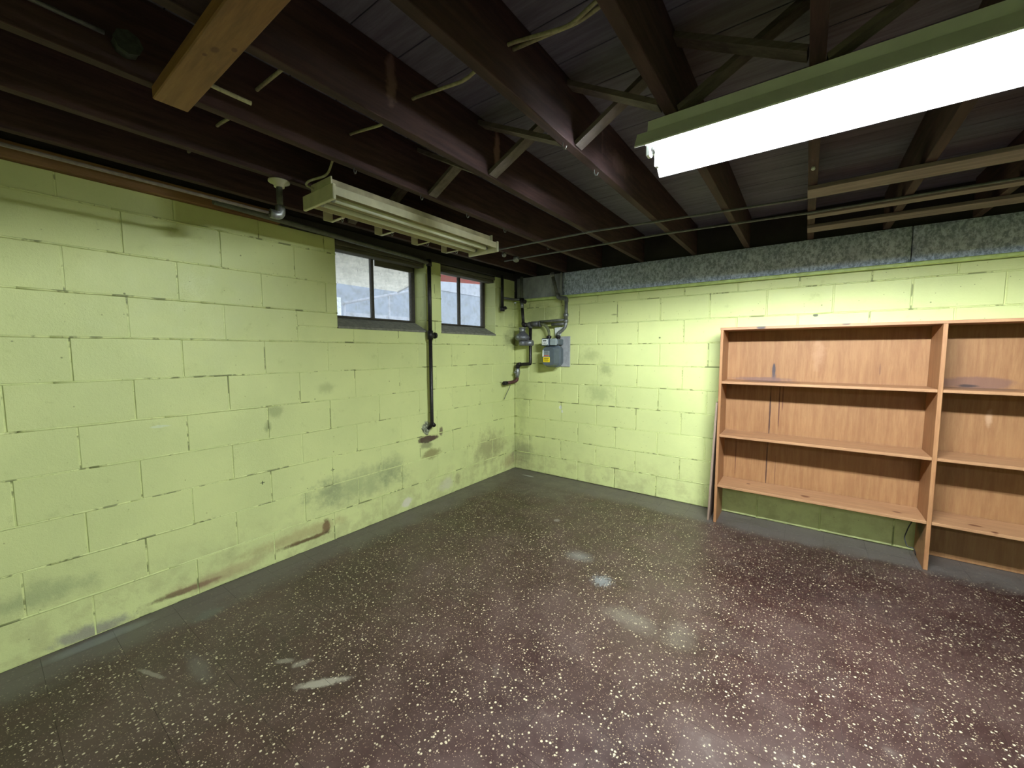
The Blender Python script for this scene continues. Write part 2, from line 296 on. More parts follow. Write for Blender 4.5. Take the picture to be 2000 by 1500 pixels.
# ------------------------------------------------------------------ mesh helpers
class MB:
    def __init__(s): s.v = []; s.f = []; s.smooth = []
    def add(s, vs, fs, sm=False):
        o = len(s.v); s.v += [tuple(v) for v in vs]; s.f += [tuple(i + o for i in f) for f in fs]; s.smooth += [sm] * len(fs); return s
    def box(s, x0, x1, y0, y1, z0, z1):
        v = [(x0, y0, z0), (x1, y0, z0), (x1, y1, z0), (x0, y1, z0), (x0, y0, z1), (x1, y0, z1), (x1, y1, z1), (x0, y1, z1)]
        return s.add(v, [(0, 3, 2, 1), (4, 5, 6, 7), (0, 1, 5, 4), (1, 2, 6, 5), (2, 3, 7, 6), (3, 0, 4, 7)])
    def bbox(s, x0, x1, y0, y1, z0, z1, b=0.002):
        """box with all edges chamfered by b"""
        X = (x0, x1); Y = (y0, y1); Z = (z0, z1); V = []; idx = {}
        for i in (0, 1):
            for j in (0, 1):
                for k in (0, 1):
                    sx, sy, sz = (1 - 2 * i), (1 - 2 * j), (1 - 2 * k)
                    for a in range(3):
                        p = [X[i] + sx * b, Y[j] + sy * b, Z[k] + sz * b]; p[a] = (X[i], Y[j], Z[k])[a]
                        idx[i, j, k, a] = len(V); V.append(tuple(p))
        F = []
        for i in (0, 1):
            F.append([idx[i, 0, 0, 0], idx[i, 1, 0, 0], idx[i, 1, 1, 0], idx[i, 0, 1, 0]])
            F.append([idx[0, i, 0, 1], idx[1, i, 0, 1], idx[1, i, 1, 1], idx[0, i, 1, 1]])
            F.append([idx[0, 0, i, 2], idx[1, 0, i, 2], idx[1, 1, i, 2], idx[0, 1, i, 2]])
        for j in (0, 1):
            for k in (0, 1):
                F.append([idx[0, j, k, 1], idx[1, j, k, 1], idx[1, j, k, 2], idx[0, j, k, 2]])
                F.append([idx[j, 0, k, 0], idx[j, 1, k, 0], idx[j, 1, k, 2], idx[j, 0, k, 2]])
                F.append([idx[j, k, 0, 0], idx[j, k, 1, 0], idx[j, k, 1, 1], idx[j, k, 0, 1]])
        for i in (0, 1):
            for j in (0, 1):
                for k in (0, 1): F.append([idx[i, j, k, 0], idx[i, j, k, 1], idx[i, j, k, 2]])
        c = Vector(((x0 + x1) / 2, (y0 + y1) / 2, (z0 + z1) / 2)); G2 = []
        for f in F:
            a = [Vector(V[q]) for q in f]; n = (a[1] - a[0]).cross(a[2] - a[0]); m = sum(a, Vector()) / len(a)
            G2.append(tuple(f) if n.dot(m - c) > 0 else tuple(reversed(f)))
        return s.add(V, G2)
    def tube(s, pts, r, n=12, bend=0.0, cap=True, steps=4):
        """tube of radius r through pts; corners rounded by bend"""
        P = [Vector(p) for p in pts]; Q = []
        rr = list(r) if isinstance(r, (list, tuple)) else [r] * len(P)
        if bend > 0 and len(P) > 2:
            Q.append((P[0], rr[0]))
            for i in range(1, len(P) - 1):
                a, b, c = P[i - 1], P[i], P[i + 1]
                k = min(bend, (a - b).length * .45, (c - b).length * .45)
                p0 = b + (a - b).normalized() * k; p1 = b + (c - b).normalized() * k
                for j in range(steps + 1):
                    t = j / steps; Q.append((p0 * (1 - t) ** 2 + b * 2 * t * (1 - t) + p1 * t * t, rr[i]))
            Q.append((P[-1], rr[-1]))
        else: Q = list(zip(P, rr))
        T = []
        for i in range(len(Q)):
            a = Q[max(i - 1, 0)][0]; b = Q[min(i + 1, len(Q) - 1)][0]; d = b - a
            T.append(d.normalized() if d.length > 1e-9 else Vector((0, 0, 1)))
        u = T[0].orthogonal().normalized(); V = []; F = []
        for i, (p, rad) in enumerate(Q):
            u = (u - T[i] * u.dot(T[i])).normalized(); w = T[i].cross(u)
            for k in range(n):
                a = 2 * math.pi * k / n; V.append(p + (u * math.cos(a) + w * math.sin(a)) * rad)
        for i in range(len(Q) - 1):
            for k in range(n):
                k2 = (k + 1) % n; F.append((i * n + k, i * n + k2, (i + 1) * n + k2, (i + 1) * n + k))
        s.add(V, F, True)
        if cap:
            o = len(s.v) - len(V)
            s.f.append(tuple(o + k for k in reversed(range(n)))); s.smooth.append(False)
            s.f.append(tuple(o + (len(Q) - 1) * n + k for k in range(n))); s.smooth.append(False)
        return s
    def prism(s, prof, axis, a, b, closed=True):
        """extrude a 2D profile (list of pairs) along axis from a to b"""
        def mk(p, t): return {'X': (t, p[0], p[1]), 'Y': (p[0], t, p[1]), 'Z': (p[0], p[1], t)}[axis]
        n = len(prof); V = [mk(p, a) for p in prof] + [mk(p, b) for p in prof]
        F = [(i, (i + 1) % n, n + (i + 1) % n, n + i) for i in range(n if closed else n - 1)]
        if closed: F += [tuple(range(n)), tuple(range(2 * n - 1, n - 1, -1))]
        return s.add(V, F)
    def build(s, name, mat, parent=None, loc=(0, 0, 0)):
        me = bpy.data.meshes.new(name); me.from_pydata([tuple(v) for v in s.v], [], s.f)
        me.polygons.foreach_set('use_smooth', s.smooth); me.materials.append(mat); me.update()
        import bmesh
        bm = bmesh.new(); bm.from_mesh(me); bmesh.ops.recalc_face_normals(bm, faces=bm.faces); bm.to_mesh(me); bm.free()
        o = bpy.data.objects.new(name, me); COL.objects.link(o); o.location = loc
        if parent: o.parent = parent
        return o

def tag(o, label=None, cat=None, group=None, kind=None):
    if label: o['label'] = label
    if cat: o['category'] = cat
    if group: o['group'] = group
    if kind: o['kind'] = kind
    return o
def thing(name, label, cat, loc=(0, 0, 0), group=None):
    o = bpy.data.objects.new(name, None); COL.objects.link(o); o.location = loc; o.empty_display_size = 0.1
    return tag(o, label, cat, group)
def rel(root):  # world to root-local offset
    return tuple(-c for c in root.location)

# ------------------------------------------------------------------ the room
RX, RY = 6.0, -6.6
CH = 0.2027; PITCH = 0.4025; TOP = 2.135; TH = 0.20
WIN = [(-2.132, -1.308, 1.52), (-1.132, -0.346, 1.52)]

def subtract(rects, hole):
    out = []; a0, a1, b0, b1 = hole
    for (s0, s1, z0, z1) in rects:
        if s1 <= a0 or s0 >= a1 or z1 <= b0 or z0 >= b1: out.append((s0, s1, z0, z1)); continue
        if z0 < b0: out.append((s0, s1, z0, b0))
        if z1 > b1: out.append((s0, s1, b1, z1))
        zz0, zz1 = max(z0, b0), min(z1, b1)
        if s0 < a0: out.append((s0, a0, zz0, zz1))
        if s1 > a1: out.append((a1, s1, zz0, zz1))
    return [r for r in out if r[1] - r[0] > .02 and r[3] - r[2] > .015]

def block_wall(name, length, top, swap, holes, offset_rows, bead_from):
    """blocks laid in running bond; swap=True: wall in the plane x=0 running along -y, else plane y=0 running along +x"""
    back = MB()
    def put(mb, s0, s1, z0, z1, d0, d1, fn='box', **k):   # d: depth behind the face (negative = proud)
        if swap: getattr(mb, fn)(-d1, -d0, -s1, -s0, z0, z1, **k)
        else: getattr(mb, fn)(s0, s1, d0, d1, z0, z1, **k)
    if not holes: put(back, -TH, length + TH, 0, top, .006, TH)
    if holes:
        rs = [(0, length, 0, top)]
        for h in holes: rs = subtract(rs, (h[0] - .003, h[1] + .003, h[2] - .003, 9))
        for r in rs: put(back, *r, .0032, TH)
    root = back.build(name, MORT); tag(root, kind='structure')
    cache = {}; n = 0
    rows = int(math.ceil(top / CH))
    for k in range(rows):
        z0, z1 = k * CH, min((k + 1) * CH, top)
        off = PITCH / 2 if (k % 2) == offset_rows else 0.0
        edges = [0.0] + [off + i * PITCH for i in range(0 if off else 1, 60) if off + i * PITCH < length] + [length]
        for s0, s1 in zip(edges, edges[1:]):
            if s1 - s0 < .03: continue
            rs = [(s0, s1, z0, z1)]
            for h in holes: rs = subtract(rs, h)
            for (a, b, c, d) in rs:
                g = .0028 if swap else .0035; touch = any(abs(a - h[1]) < .01 or abs(b - h[0]) < .01 for h in holes) and d > 1.52
                a2 = a + (0 if any(abs(a - h[1]) < .01 for h in holes) else g); b2 = b - (0 if any(abs(b - h[0]) < .01 for h in holes) else g)
                c2, d2 = c + g, d - (g if d < top - .001 else 0)
                depth = TH - .005 if touch else .045
                bev = .0022 if swap else .0035
                key = (round(b2 - a2, 3), round(d2 - c2, 3), touch)
                if key not in cache:
                    mb = MB(); w, h_ = b2 - a2, d2 - c2
                    put(mb, -w / 2, w / 2, -h_ / 2, h_ / 2, 0, depth, 'bbox', b=bev)
                    o = mb.build('block', WALL, root); cache[key] = o.data
                else:
                    o = bpy.data.objects.new('block', cache[key]); COL.objects.link(o); o.parent = root
                j = random.uniform(-.0016, .0016); sc = (a2 + b2) / 2; zc = (c2 + d2) / 2
                o.location = (j, -sc, zc) if swap else (sc, -abs(j), zc); n += 1
    # thick paint lips: slight beads along bed joints
    beads = MB()
    for k in range(1, rows):
        z = k * CH
        segs = [(0, length)]
        for h in holes:
            if z > h[2]:
                segs = [q for s in segs for q in ((s[0], min(s[1], h[0])), (max(s[0], h[1]), s[1])) if q[1] - q[0] > .02]
        for s0, s1 in segs:
            s_ = s0
            while s_ < s1 - .05:
                L = min(random.uniform(.25, .9), s1 - s_); amt = random.uniform(.0, 1.0)
                hgt = .0045 if k >= bead_from else (.0025 if amt > .45 else -.001)
                r = .0052
                nseg = max(2, int(L / .06)); pts = []
                for i in range(nseg + 1):
                    t = s_ + L * i / nseg; zz = z + random.uniform(-.0012, .0012)
                    pts.append((hgt - r * .8, -t, zz) if swap else (t, -(hgt - r * .8), zz))
                beads.tube(pts, r, 6)
                s_ += L
    b = beads.build('mortar', MORT, root); tag(b, kind='stuff')
    return root, n

wall_left, n1 = block_wall('wall_left', -RY, TOP, True, [(-w[1], -w[0], w[2], 9) for w in WIN], 0, 7)
wall_back, n2 = block_wall('wall_back', RX, 1.895, False, [], 1, 99)
tag(MB().box(RX, RX + TH, RY - TH, TH, 0, 2.42).build('wall_right', PLAINWALL), kind='structure')
tag(MB().box(0, RX, RY - TH, RY, 0, 2.42).build('wall_front', PLAINWALL), kind='structure')

# floor: slab and vinyl tiles
fl = tag(MB().box(-TH, RX, RY, TH, -.14, -.0022).build('floor', DARK), kind='structure')
TW = 0.2286
xs = [0.0] + [.0125 + .098 - .0125 + i * TW for i in range(0, 27)]; xs = [x for x in xs if x < RX] + [RX]
ys = [0.0, -.167] + [-.167 - TW * i for i in range(1, 29)]; ys = [y for y in ys if y > RY] + [RY]
tcache = {}; far = MB(); nt = 0
for i in range(len(xs) - 1):
    for j in range(len(ys) - 1):
        x0, x1, y1, y0 = xs[i], xs[i + 1], ys[j], ys[j + 1]
        g = .0004
        dist = x0 < 4.05 and y1 > -3.45
        seen = dist and not (x0 > 1.2 and y1 < -3.0) and not (x0 > 2.1 and y1 < -2.6) and not (x0 > 2.9 and y1 < -2.2) and not (x0 > 3.7 and y1 < -1.4)
        if seen and nt < 300:
            key = (round(x1 - x0, 4), round(y1 - y0, 4))
            if key not in tcache:
                mb = MB(); w, h = x1 - x0 - 2 * g, y1 - y0 - 2 * g
                mb.box(-w / 2, w / 2, -h / 2, h / 2, -.004, 0); o = mb.build('tile', FLOOR, fl); tcache[key] = o.data
            else: o = bpy.data.objects.new('tile', tcache[key]); COL.objects.link(o); o.parent = fl
            o.location = ((x0 + x1) / 2, (y0 + y1) / 2, random.uniform(-.00015, 0)); nt += 1
        else: far.box(x0 + g, x1 - g, y0 + g, y1 - g, -.004, 0)
tag(far.build('tile_field', FLOOR, fl), kind='stuff')
print('blocks', n1, n2, 'tiles', nt)

# ceiling: subfloor boards, joists, cross bracing
JB, JH = 2.16, 0.235
JX = [.26, .6255, 1.0097, 1.417, 1.8598, 2.2456, 2.646] + [2.646 + .4064 * i for i in range(1, 9)]
ceil = tag(MB().box(-TH, RX, RY, TH, JB + JH + .02, JB + JH + .05).build('ceiling', SUBF), kind='structure')
x = -TH; bc = {}
y = RY; bw = .185
me0 = None
k = 0
while y < TH - .01:
    y1 = min(y + bw, TH); key = round(y1 - y, 3)
    if key not in bc:
        o = MB().bbox(-TH, RX, 0.0015, key - .0015, JB + JH, JB + JH + .019, b=.0015).build('floorboard', SUBF, ceil); bc[key] = o.data
    else: o = bpy.data.objects.new('floorboard', bc[key]); COL.objects.link(o); o.parent = ceil
    o.location = (0, y, 0); y = y1
jm = None
for X in JX:
    if jm is None: o = MB().bbox(0, .038, RY + .001, -.004, 0, JH - .001, b=.002).build('joist', JOIST, ceil); jm = o.data
    else: o = bpy.data.objects.new('joist', jm); COL.objects.link(o); o.parent = ceil
    o.location = (X, 0, JB)
def brace(X0, X1, yy, flip):
    a, b = X0 + .039, X1 - .001; L = math.hypot(b - a, JH - .05); t = .019; w = .055
    za, zb = (JB + .012, JB + JH - .03) if not flip else (JB + JH - .03, JB + .012)
    d = Vector((b - a, 0, zb - za)).normalized(); nn = Vector((-d.z, 0, d.x)) * (t / 2)
    A, B = Vector((a, 0, za)), Vector((b, 0, zb)); P4 = [A - nn, B - nn, B + nn, A + nn]
    P4 = [Vector((min(max(q.x, a), b), 0, q.z)) for q in P4]
    V = [(q.x, yy - w / 2, q.z) for q in P4] + [(q.x, yy + w / 2, q.z) for q in P4]
    MB().add(V, [(0, 1, 2, 3), (7, 6, 5, 4), (0, 4, 5, 1), (1, 5, 6, 2), (2, 6, 7, 3), (3, 7, 4, 0)]).build('brace', BRACE, ceil)
for a, b in zip(JX[:-3], JX[1:]):
    brace(a, b, -2.19, False); brace(a, b, -2.26, True)

# top of the window wall: rim, plate, lintel boards over the windows
tag(MB().bbox(-.19, .030, RY, -2.50, TOP + .001, 2.208, b=.003).build('trim_1', PLATE), kind='structure')
tag(MB().bbox(-.19, .018, -2.498, 0, TOP + .001, 2.208, b=.003).build('trim_5', DARK), kind='structure')  # same plate carried on, coloured dark for the shade over the windows
tag(MB().box(-.19, -.03, RY, TH, 2.2085, 2.39).build('trim_2', DARK), kind='structure')
# top of the back wall: ledge, insulated rim
lg = MB().bbox(0.005, RX - .01, -.022, .19, 1.898, 1.926, b=.006)
tag(lg.build('trim_3', PLAINWALL), kind='structure')
tag(MB().box(-.19, RX, .05, .19, 1.927, 2.39).build('trim_4', DARK), kind='structure')
bt = thing('insulation', 'grey fibrous insulation facing along the top of the back wall above the ledge', 'insulation', (0, 0, 1.927))
def batt(x0, x1, mat, bulge, nx, nz, name):
    V = []; F = []
    for i in range(nx + 1):
        for k in range(nz + 1):
            t = k / nz; e = min(i, nx - i) / nx * nx; ed = min(1, e / 2)
            yv = .01 - bulge * math.sin(math.pi * min(1, max(0, t))) ** .5 * (0.4 + .6 * ed) + random.uniform(-.0025, .0025) * (bulge > .01)
            V.append((x0 + (x1 - x0) * i / nx, yv, t * .232))
    for i in range(nx):
        for k in range(nz):
            a = i * (nz + 1) + k; F.append((a, a + nz + 1, a + nz + 2, a + 1))
    n0 = len(V); V += [(x0, .048, 0), (x1, .048, 0), (x1, .048, .232), (x0, .048, .232)]
    F += [(n0, n0 + 1, n0 + 2, n0 + 3), (0, nx * (nz + 1), n0 + 1, n0), (nz, n0 + 3, n0 + 2, nx * (nz + 1) + nz)]
    F += [tuple([n0 + 3, n0] + list(range(0, nz + 1)))[::-1], tuple([n0 + 1, n0 + 2] + list(reversed(range(nx * (nz + 1), nx * (nz + 1) + nz + 1))))[::-1]]
    m = MB().add(V, F); m.smooth = [len(f) == 4 for f in m.f]
    return m.build(name, mat, bt)
tag(batt(.03, .60, INSUL2, .004, 4, 2, 'facing_board'), 'smooth flat grey facing board')
batt(.612, 3.2, INSUL, .022, 60, 8, 'batt'); batt(3.205, 5.95, INSUL, .022, 60, 8, 'batt')
MB().tube([(.608, -.014, .002), (.603, -.018, .12), (.606, -.014, .23)], .012, 10).build('rolled_edge', INSUL2, bt)

# ------------------------------------------------------------------ windows
def window(i, y0, y1, ym):
    xg = -.165
    zb, zt = 1.605, 2.112; iy0, iy1 = y0 + .03, y1 - .03
    if i == 1: iy0, iy1 = y0 + .10 - .07, y1 - .03
    fr = MB()
    fr.bbox(xg - .02, xg + .02, y0 + .001, iy0 + .008, zb, zt, .002).bbox(xg - .02, xg + .02, iy1 - .008, y1 - .001, zb, zt, .002)
    fr.bbox(xg - .02, xg + .02, iy0, iy1, zb, zb + .016, .002).bbox(xg - .02, xg + .02, iy0, iy1, zt - .022, zt, .002)
    w = fr.build('window_%d' % i, FRAMEM); tag(w, kind='structure')
    MB().bbox(xg - .014, xg + .018, ym - .011, ym + .011, zb + .01, zt - .01, .002).build('mullion', FRAMEM, w)
    for a, b in ((iy0 + .004, ym - .008), (ym + .008, iy1 - .004)):
        MB().box(xg - .004, xg, a, b, zb + .01, zt - .015).build('pane', GLASS, w)
    # sloping concrete sill
    MB().prism([(.004, 1.517), (.004, 1.532), (-.15, 1.604), (-.198, 1.604), (-.198, 1.517)], 'Y', y0 + .001, y1 - .001).build('sill', CONC, w)
    hd = MB().bbox(-.15, -.004, y0 + .001, y1 - .001, 2.098, 2.131, .003)
    hd.bbox(-.10, -.02, y0 + .001, y1 - .001, 2.072, 2.097, .003)
    hd.build('header_board', GREYWOOD, w)
    return w
w1 = window(1, WIN[0][0], WIN[0][1], -1.735)
w2 = window(2, WIN[1][0], WIN[1][1], -.735)
# a board hangs behind the top of the right half of the first window
MB().bbox(-.142, -.128, -1.72, -1.34, 2.035, 2.10, .002).build('valance_board', GREYWOOD, w1)

# what stands outside the windows
OUTC = plain('pale_rough_soffit', srgb(238, 232, 220), 0.9, 0.0, 0.14, 7, bumpd=.004)
OUTW = plain('white_painted_wall', srgb(176, 178, 188), 0.8, 0.0, 0.03, 3)
OUTB = plain('blue_grey_panel', srgb(150, 156, 168), 0.8, 0.0, 0.05, 3)
OUTR = plain('red_fascia_paint', srgb(206, 92, 86), 0.7, 0.0, 0.05, 3)
tag(MB().box(-14, -TH - .002, -8, 12, 1.20, 1.40).build('ground', plain('pale_concrete', srgb(226, 224, 218), 0.9, 0, .08, 4)), kind='structure')
pc = thing('porch_roof', 'pale rough porch roof with a red edge seen through the upper panes', 'roof', (-1.6, -.5, 2.36))
SF = [(1.30, -3.5), (-1.35, -3.5), (-1.35, 1.20), (.50, .38), (.76, .92), (1.30, 2.1)]
MB().prism(SF, 'Z', 0, .08).build('soffit', OUTC, pc)
MB().prism([(.49, .38), (.47, .39), (.75, .93), (1.29, 2.12), (1.305, 2.10), (.77, .92)], 'Z', -.12, .07).build('red_edge', OUTR, pc)
MB().prism([(-1.36, 1.19), (-1.36, 1.21), (.48, .40), (.48, .38)], 'Z', -.02, .07).build('fascia', OUTW, pc)
nh = thing('neighbouring_house', 'pale two tone building standing across the yard outside both windows', 'building', (-7, 4, 1.4))
MB().bbox(-.2, 0, -9, 9, 0, 1.93, .01).build('lower_wall', OUTB, nh)
MB().bbox(-.2, 0.03, -9, 9, 1.93, 2.40, .01).build('upper_wall', OUTW, nh)
MB().bbox(-.3, .10, -9, 9, 2.40, 2.60, .01).build('cornice', OUTW, nh)
MB().bbox(-.25, .03, -9, 9, 2.60, 4.2, .01).build('parapet', OUTW, nh)
MB().bbox(.0, .05, -2.35, -1.95, .70, 1.33, .01).build('window_frame', WHITEP, nh)
rl = thing('white_railing', 'white painted railing outside the window left of the pier', 'railing', (-4, 0, 1.4))
MB().tube([(0, .3, .80), (0, 2.3, 1.33)], .025, 8).build('rail', OUTW, rl)
for yy in (.35, 1.3, 2.25): MB().tube([(0, yy, 0), (0, yy, .80 + (yy - .3) * .265)], .02, 8).build('post', OUTW, rl)
MB().bbox(-.02, -.005, .35, 2.25, .1, .66, .003).build('infill_panel', OUTW, rl)

# ------------------------------------------------------------------ lit shop light
def tubes_light(name, label, along, x0, length, yc, zr, power, white, housing_mat, lit=True, group=None):
    """twin tube fixture along X; zr = height of the reflector rims"""
    root = thing(name, label, 'ceiling light', (x0, yc, zr), group)
    L = length
    MB().prism([(-.121, .0525), (.121, .0525), (.117, .0885), (-.117, .0885)], 'X', .035, L - .035).build('housing', housing_mat, root)
    for s in (-1, 1):
        # folded steel reflector flap with a rolled rim, open at the ends
        prof = [(s * .152, .001), (s * .150, -.004), (s * .145, -.002), (s * .0706, .0505), (s * .0706, .0520), (s * .124, .0520)]
        MB().prism(prof, 'X', 0, L).build('reflector', white, root)
    MB().box(.002, L - .002, -.066, .066, .0485, .0515).build('reflector_pan', white, root)
    for s in (-1, 1):
        for e, dx in ((.02, .012), (L - .02, -.012)):
            MB().bbox(e - .008, e + .008, s * .05 - .014, s * .05 + .014, -.003, .049, .003).build('lamp_holder', WHITEP, root)
        em = mat_emit(name + '_tube', power) if lit else TUBEOFF
        tb = MB().tube([(.030, s * .05, .018), (L - .030, s * .05, .018)], .0128, 14).build('tube', em, root)
        for e in (.030, L - .045):
            MB().tube([(e, s * .05, .018), (e + .015, s * .05, .018)], .0133, 14).build('end_cap', GALV, tb)
    for e in (.25, L - .25):   # hanging wires up to the joists
        MB().tube([(e, 0, .088), (e, 0, JB - zr + .002)], .002, 6).build('hanger', GALV, root)
    return root
tubes_light('shop_light', 'lit twin tube shop light with white reflector hanging under the joists', 'X', 2.155, 1.22, -2.105, 2.068, TUBE_POWER, WHITE, WHITE)
# added fill lamp, unseen behind the photographer, to brighten the walls
tubes_light('shop_light', 'added twin tube fill light out of view behind the photographer', 'X', 3.3, 1.22, -5.0, 2.068, BACK_FILL_POWER, WHITE, GREYEN)

# ------------------------------------------------------------------ unlit fixture near the windows
off = thing('shop_light', 'unlit old cream twin tube light hanging near the two windows', 'ceiling light', (.78, -2.66, 2.065))
LY = 1.20; hw = .125
MB().bbox(-.065, .075, .01, LY - .01, .045, .092, .003).build('housing', CREAMDIRTY, off)
for s in (-1, 1):
    MB().prism([(s * hw, .002), (s * (hw + .003), .002), (s * (hw + .003), .040), (s * .066, .047), (s * .066, .044), (s * hw, .037)], 'Y', .004, LY - .004).build('reflector', CREAM, off)
MB().prism([(-.066, .040), (-.03, .018), (-.012, .018), (0, .034), (.012, .018), (.03, .018), (.066, .040), (.066, .044), (-.066, .044)], 'Y', .005, LY - .005).build('centre_channel', CREAMDIRTY, off)
for yy in (0, LY):
    MB().bbox(-hw - .012, hw + .012, yy - .008, yy + .008, -.022, .048, .003).build('end_plate', CREAM, off)
    MB().bbox(-.085, .095, yy - .004 + (.012 if yy == 0 else -.012), yy + .004 + (.012 if yy == 0 else -.012), .048, .094, .002).build('end_cover', CREAM, off)
for X in (-.045, .055):
    tb = MB().tube([(X, .035, .006), (X, LY - .035, .006)], .0128, 12).build('tube', TUBEOFF, off)
    for e in (.030, LY - .045): MB().tube([(X, e, .006), (X, e + .015, .006)], .0134, 12).build('end_cap', GALV, tb)
for yy in (.20, .52, .80, 1.07):
    b = MB().bbox(-.245, -.125, yy - .008, yy + .008, -.004, .001, .0008).bbox(-.247, -.242, yy - .045, yy + .008, -.004, .05, .0008).build('bracket', CREAM, off)
    tag(b, 'small cream strap bracket with a wire hook')
    MB().tube([(-.145, yy, .0), (-.145, yy, -.012), (-.139, yy, -.022), (-.130, yy, -.020), (-.128, yy, -.010)], .0022, 6).build('hook', GALV, b)
for e in (.2, LY - .2): MB().tube([(0, e, .092), (0, e, JB - 2.065 + .002)], .002, 6).build('hanger', GALV, off)

# ------------------------------------------------------------------ bookcase
bk = thing('bookcase', 'low open pine bookcase with water stained back standing against the green wall', 'bookcase', (2.146, 0, 0))
ox = 2.146; D0, D1 = -.285, -.020; TK = .019
BX = [0.0, 1.176, 2.352]     # left side, divider, far side
for i, X in enumerate(BX):
    nm = 'divider' if i == 1 else 'side_panel'
    MB().bbox(X, X + TK + (.002 if i == 1 else 0), D0, D1 + .005, 0.0, 1.508, .0015).build(nm, SIDEW, bk)
MB().bbox(-.003, BX[2] + TK + .003, D0 - .001, D1 + .005, 1.508, 1.527, .0015).build('top_board', SHELFW, bk)
for i in (0, 1):
    a, b = BX[i] + TK + (.002 if i == 1 else 0), BX[i + 1]
    for z in (1.100, .686, .288):
        MB().bbox(a + .0005, b - .0005, D0 + .0005, D1, z, z + TK, .0015).build('shelf', SHELFW, bk)
MB().box(.006, BX[1] + .01, D1 + .0055, D1 + .0105, .289, 1.507).build('back_panel', BACKW, bk)
MB().box(BX[1] + .0105, BX[2] + TK - .004, D1 + .0055, D1 + .0105, .003, 1.507).build('back_panel', BACKW, bk)
GREYBD = mat_wood('weathered_grey_board', srgb(120, 98, 84), srgb(150, 126, 110), 'Z', 0.7)
lb = MB().add([(2.098, -.272, .0), (2.112, -.272, 0), (2.143, -.272, .95), (2.129, -.272, .95), (2.098, -.02, 0), (2.112, -.02, 0), (2.143, -.02, .95), (2.129, -.02, .95)],
              [(0, 1, 2, 3), (7, 6, 5, 4), (0, 4, 5, 1), (1, 5, 6, 2), (2, 6, 7, 3), (3, 7, 4, 0)]).build('plank', GREYBD)
tag(lb, 'narrow weathered plank leaning against the outer side of the bookcase', 'plank')
wr = MB().tube([(3.296, -.12, .268), (3.27, -.13, .20), (3.255, -.12, .12), (3.27, -.14, .07), (3.30, -.15, .075), (3.31, -.15, .03)], .003, 6, .02).build('wire', DARKINK)
tag(wr, 'thin dark wire curled under the lowest shelf beside the bookcase divider', 'wire')

# ------------------------------------------------------------------ overhead strips, timber, conduits, cables, hooks
for i, (ya, yb, lab) in enumerate(((-1.185, -1.045, 'widest wooden strip nailed under the joists, nearest the lit lamp'), (-.715, -.640, 'narrow wooden strip nailed under the joists between two others'), (-.425, -.290, 'wooden strip nailed under the joists closest to the grey insulation'))):
    tag(MB().bbox(2.646, 5.9, ya, yb, 2.140, 2.1595, .002).build('furring_strip', STRIP), lab, 'wood strip', 'furring strips under the joists')
tm = MB().bbox(1.03, 5.4, -3.31, -3.222, 2.121, 2.1595, .003).build('timber', TIMBER)
tag(tm, 'bright rough pine timber fixed flat across the undersides of the dark joists', 'timber')
tag(MB().tube([(.56, -1.21, 2.135), (1.5, -1.17, 2.148), (1.86, -1.12, 2.15), (2.6, -1.022, 2.152), (5.5, -1.022, 2.152)], .0065, 8).build('conduit', CONDUIT), 'thin conduit under the joists running from the unlit lamp along the widest strip', 'conduit', 'thin conduits under the joists')
tag(MB().tube([(.52, -.87, 2.135), (1.86, -.82, 2.15), (2.646, -.735, 2.152), (5.5, -.727, 2.152)], .0065, 8).build('conduit', CONDUIT), 'thin conduit under the joists running beside the narrow strip, nearer the insulation', 'conduit', 'thin conduits under the joists')

def sag_cable(name, label, pts, r, mat=CABLE, group=None):
    return tag(MB().tube(pts, r, 8, .03).build(name, mat), label, 'cable', group)
p = []
zc = 2.285
for X in (2.66, 2.265, 1.88, 1.435, 1.03):
    p += [(X + .03, -2.655, zc), (X - .03, -2.655, zc)]
    if X > 1.1: p += [(X - .16, -2.655 + random.uniform(-.008, .01), zc - .035)]
p += [(.93, -2.655, 2.25), (.83, -2.64, 2.175), (.77, -2.70, 2.145), (.735, -2.70, 2.135), (.745, -2.665, 2.125)]
sag_cable('cable', 'pale cable threaded through the joists and dropping into the unlit lamp', p, .0055)
sag_cable('cable', 'second thicker pale cable lying beside the first above the lit lamp', [(2.28, -2.63, 2.29), (2.13, -2.63, 2.262), (2.0, -2.635, 2.272), (1.90, -2.63, 2.285)], .006)
p = []
for X in (1.03, .645, .28): p += [(X + .04, -3.02, zc), (X - .03, -3.02, zc), (X - .16, -3.02 + random.uniform(-.01, .01), zc - .03)]
sag_cable('cable', 'pale cable threaded through the joists below the end of the pine timber', [(1.43, -3.01, zc)] + p[:-1] + [(.12, -3.02, 2.28)], .006)
sag_cable('cable', 'pale cable stub under the joists running out from behind the pine timber', [(1.19, -3.26, 2.16), (1.19, -3.205, 2.153), (1.195, -3.10, 2.150)], .0065)
JBOX = plain('dusty_dark_steel', srgb(58, 60, 56), .7, .2, .3, 60)
jb = thing('junction_box', 'small grey junction box on a joist beside the end of the pine timber', 'electrical box', (1.062, -3.37, 2.22))
MB().tube([(0, 0, 0), (.035, 0, 0)], .030, 8).build('box', JBOX, jb); MB().tube([(.035, 0, 0), (.038, 0, 0)], .032, 8).build('cover', JBOX, jb)
MB().tube([(.02, -.045, .005), (.015, -.6, .01), (.015, -1.6, .01)], .006, 8).build('cable', CONDUIT, jb)

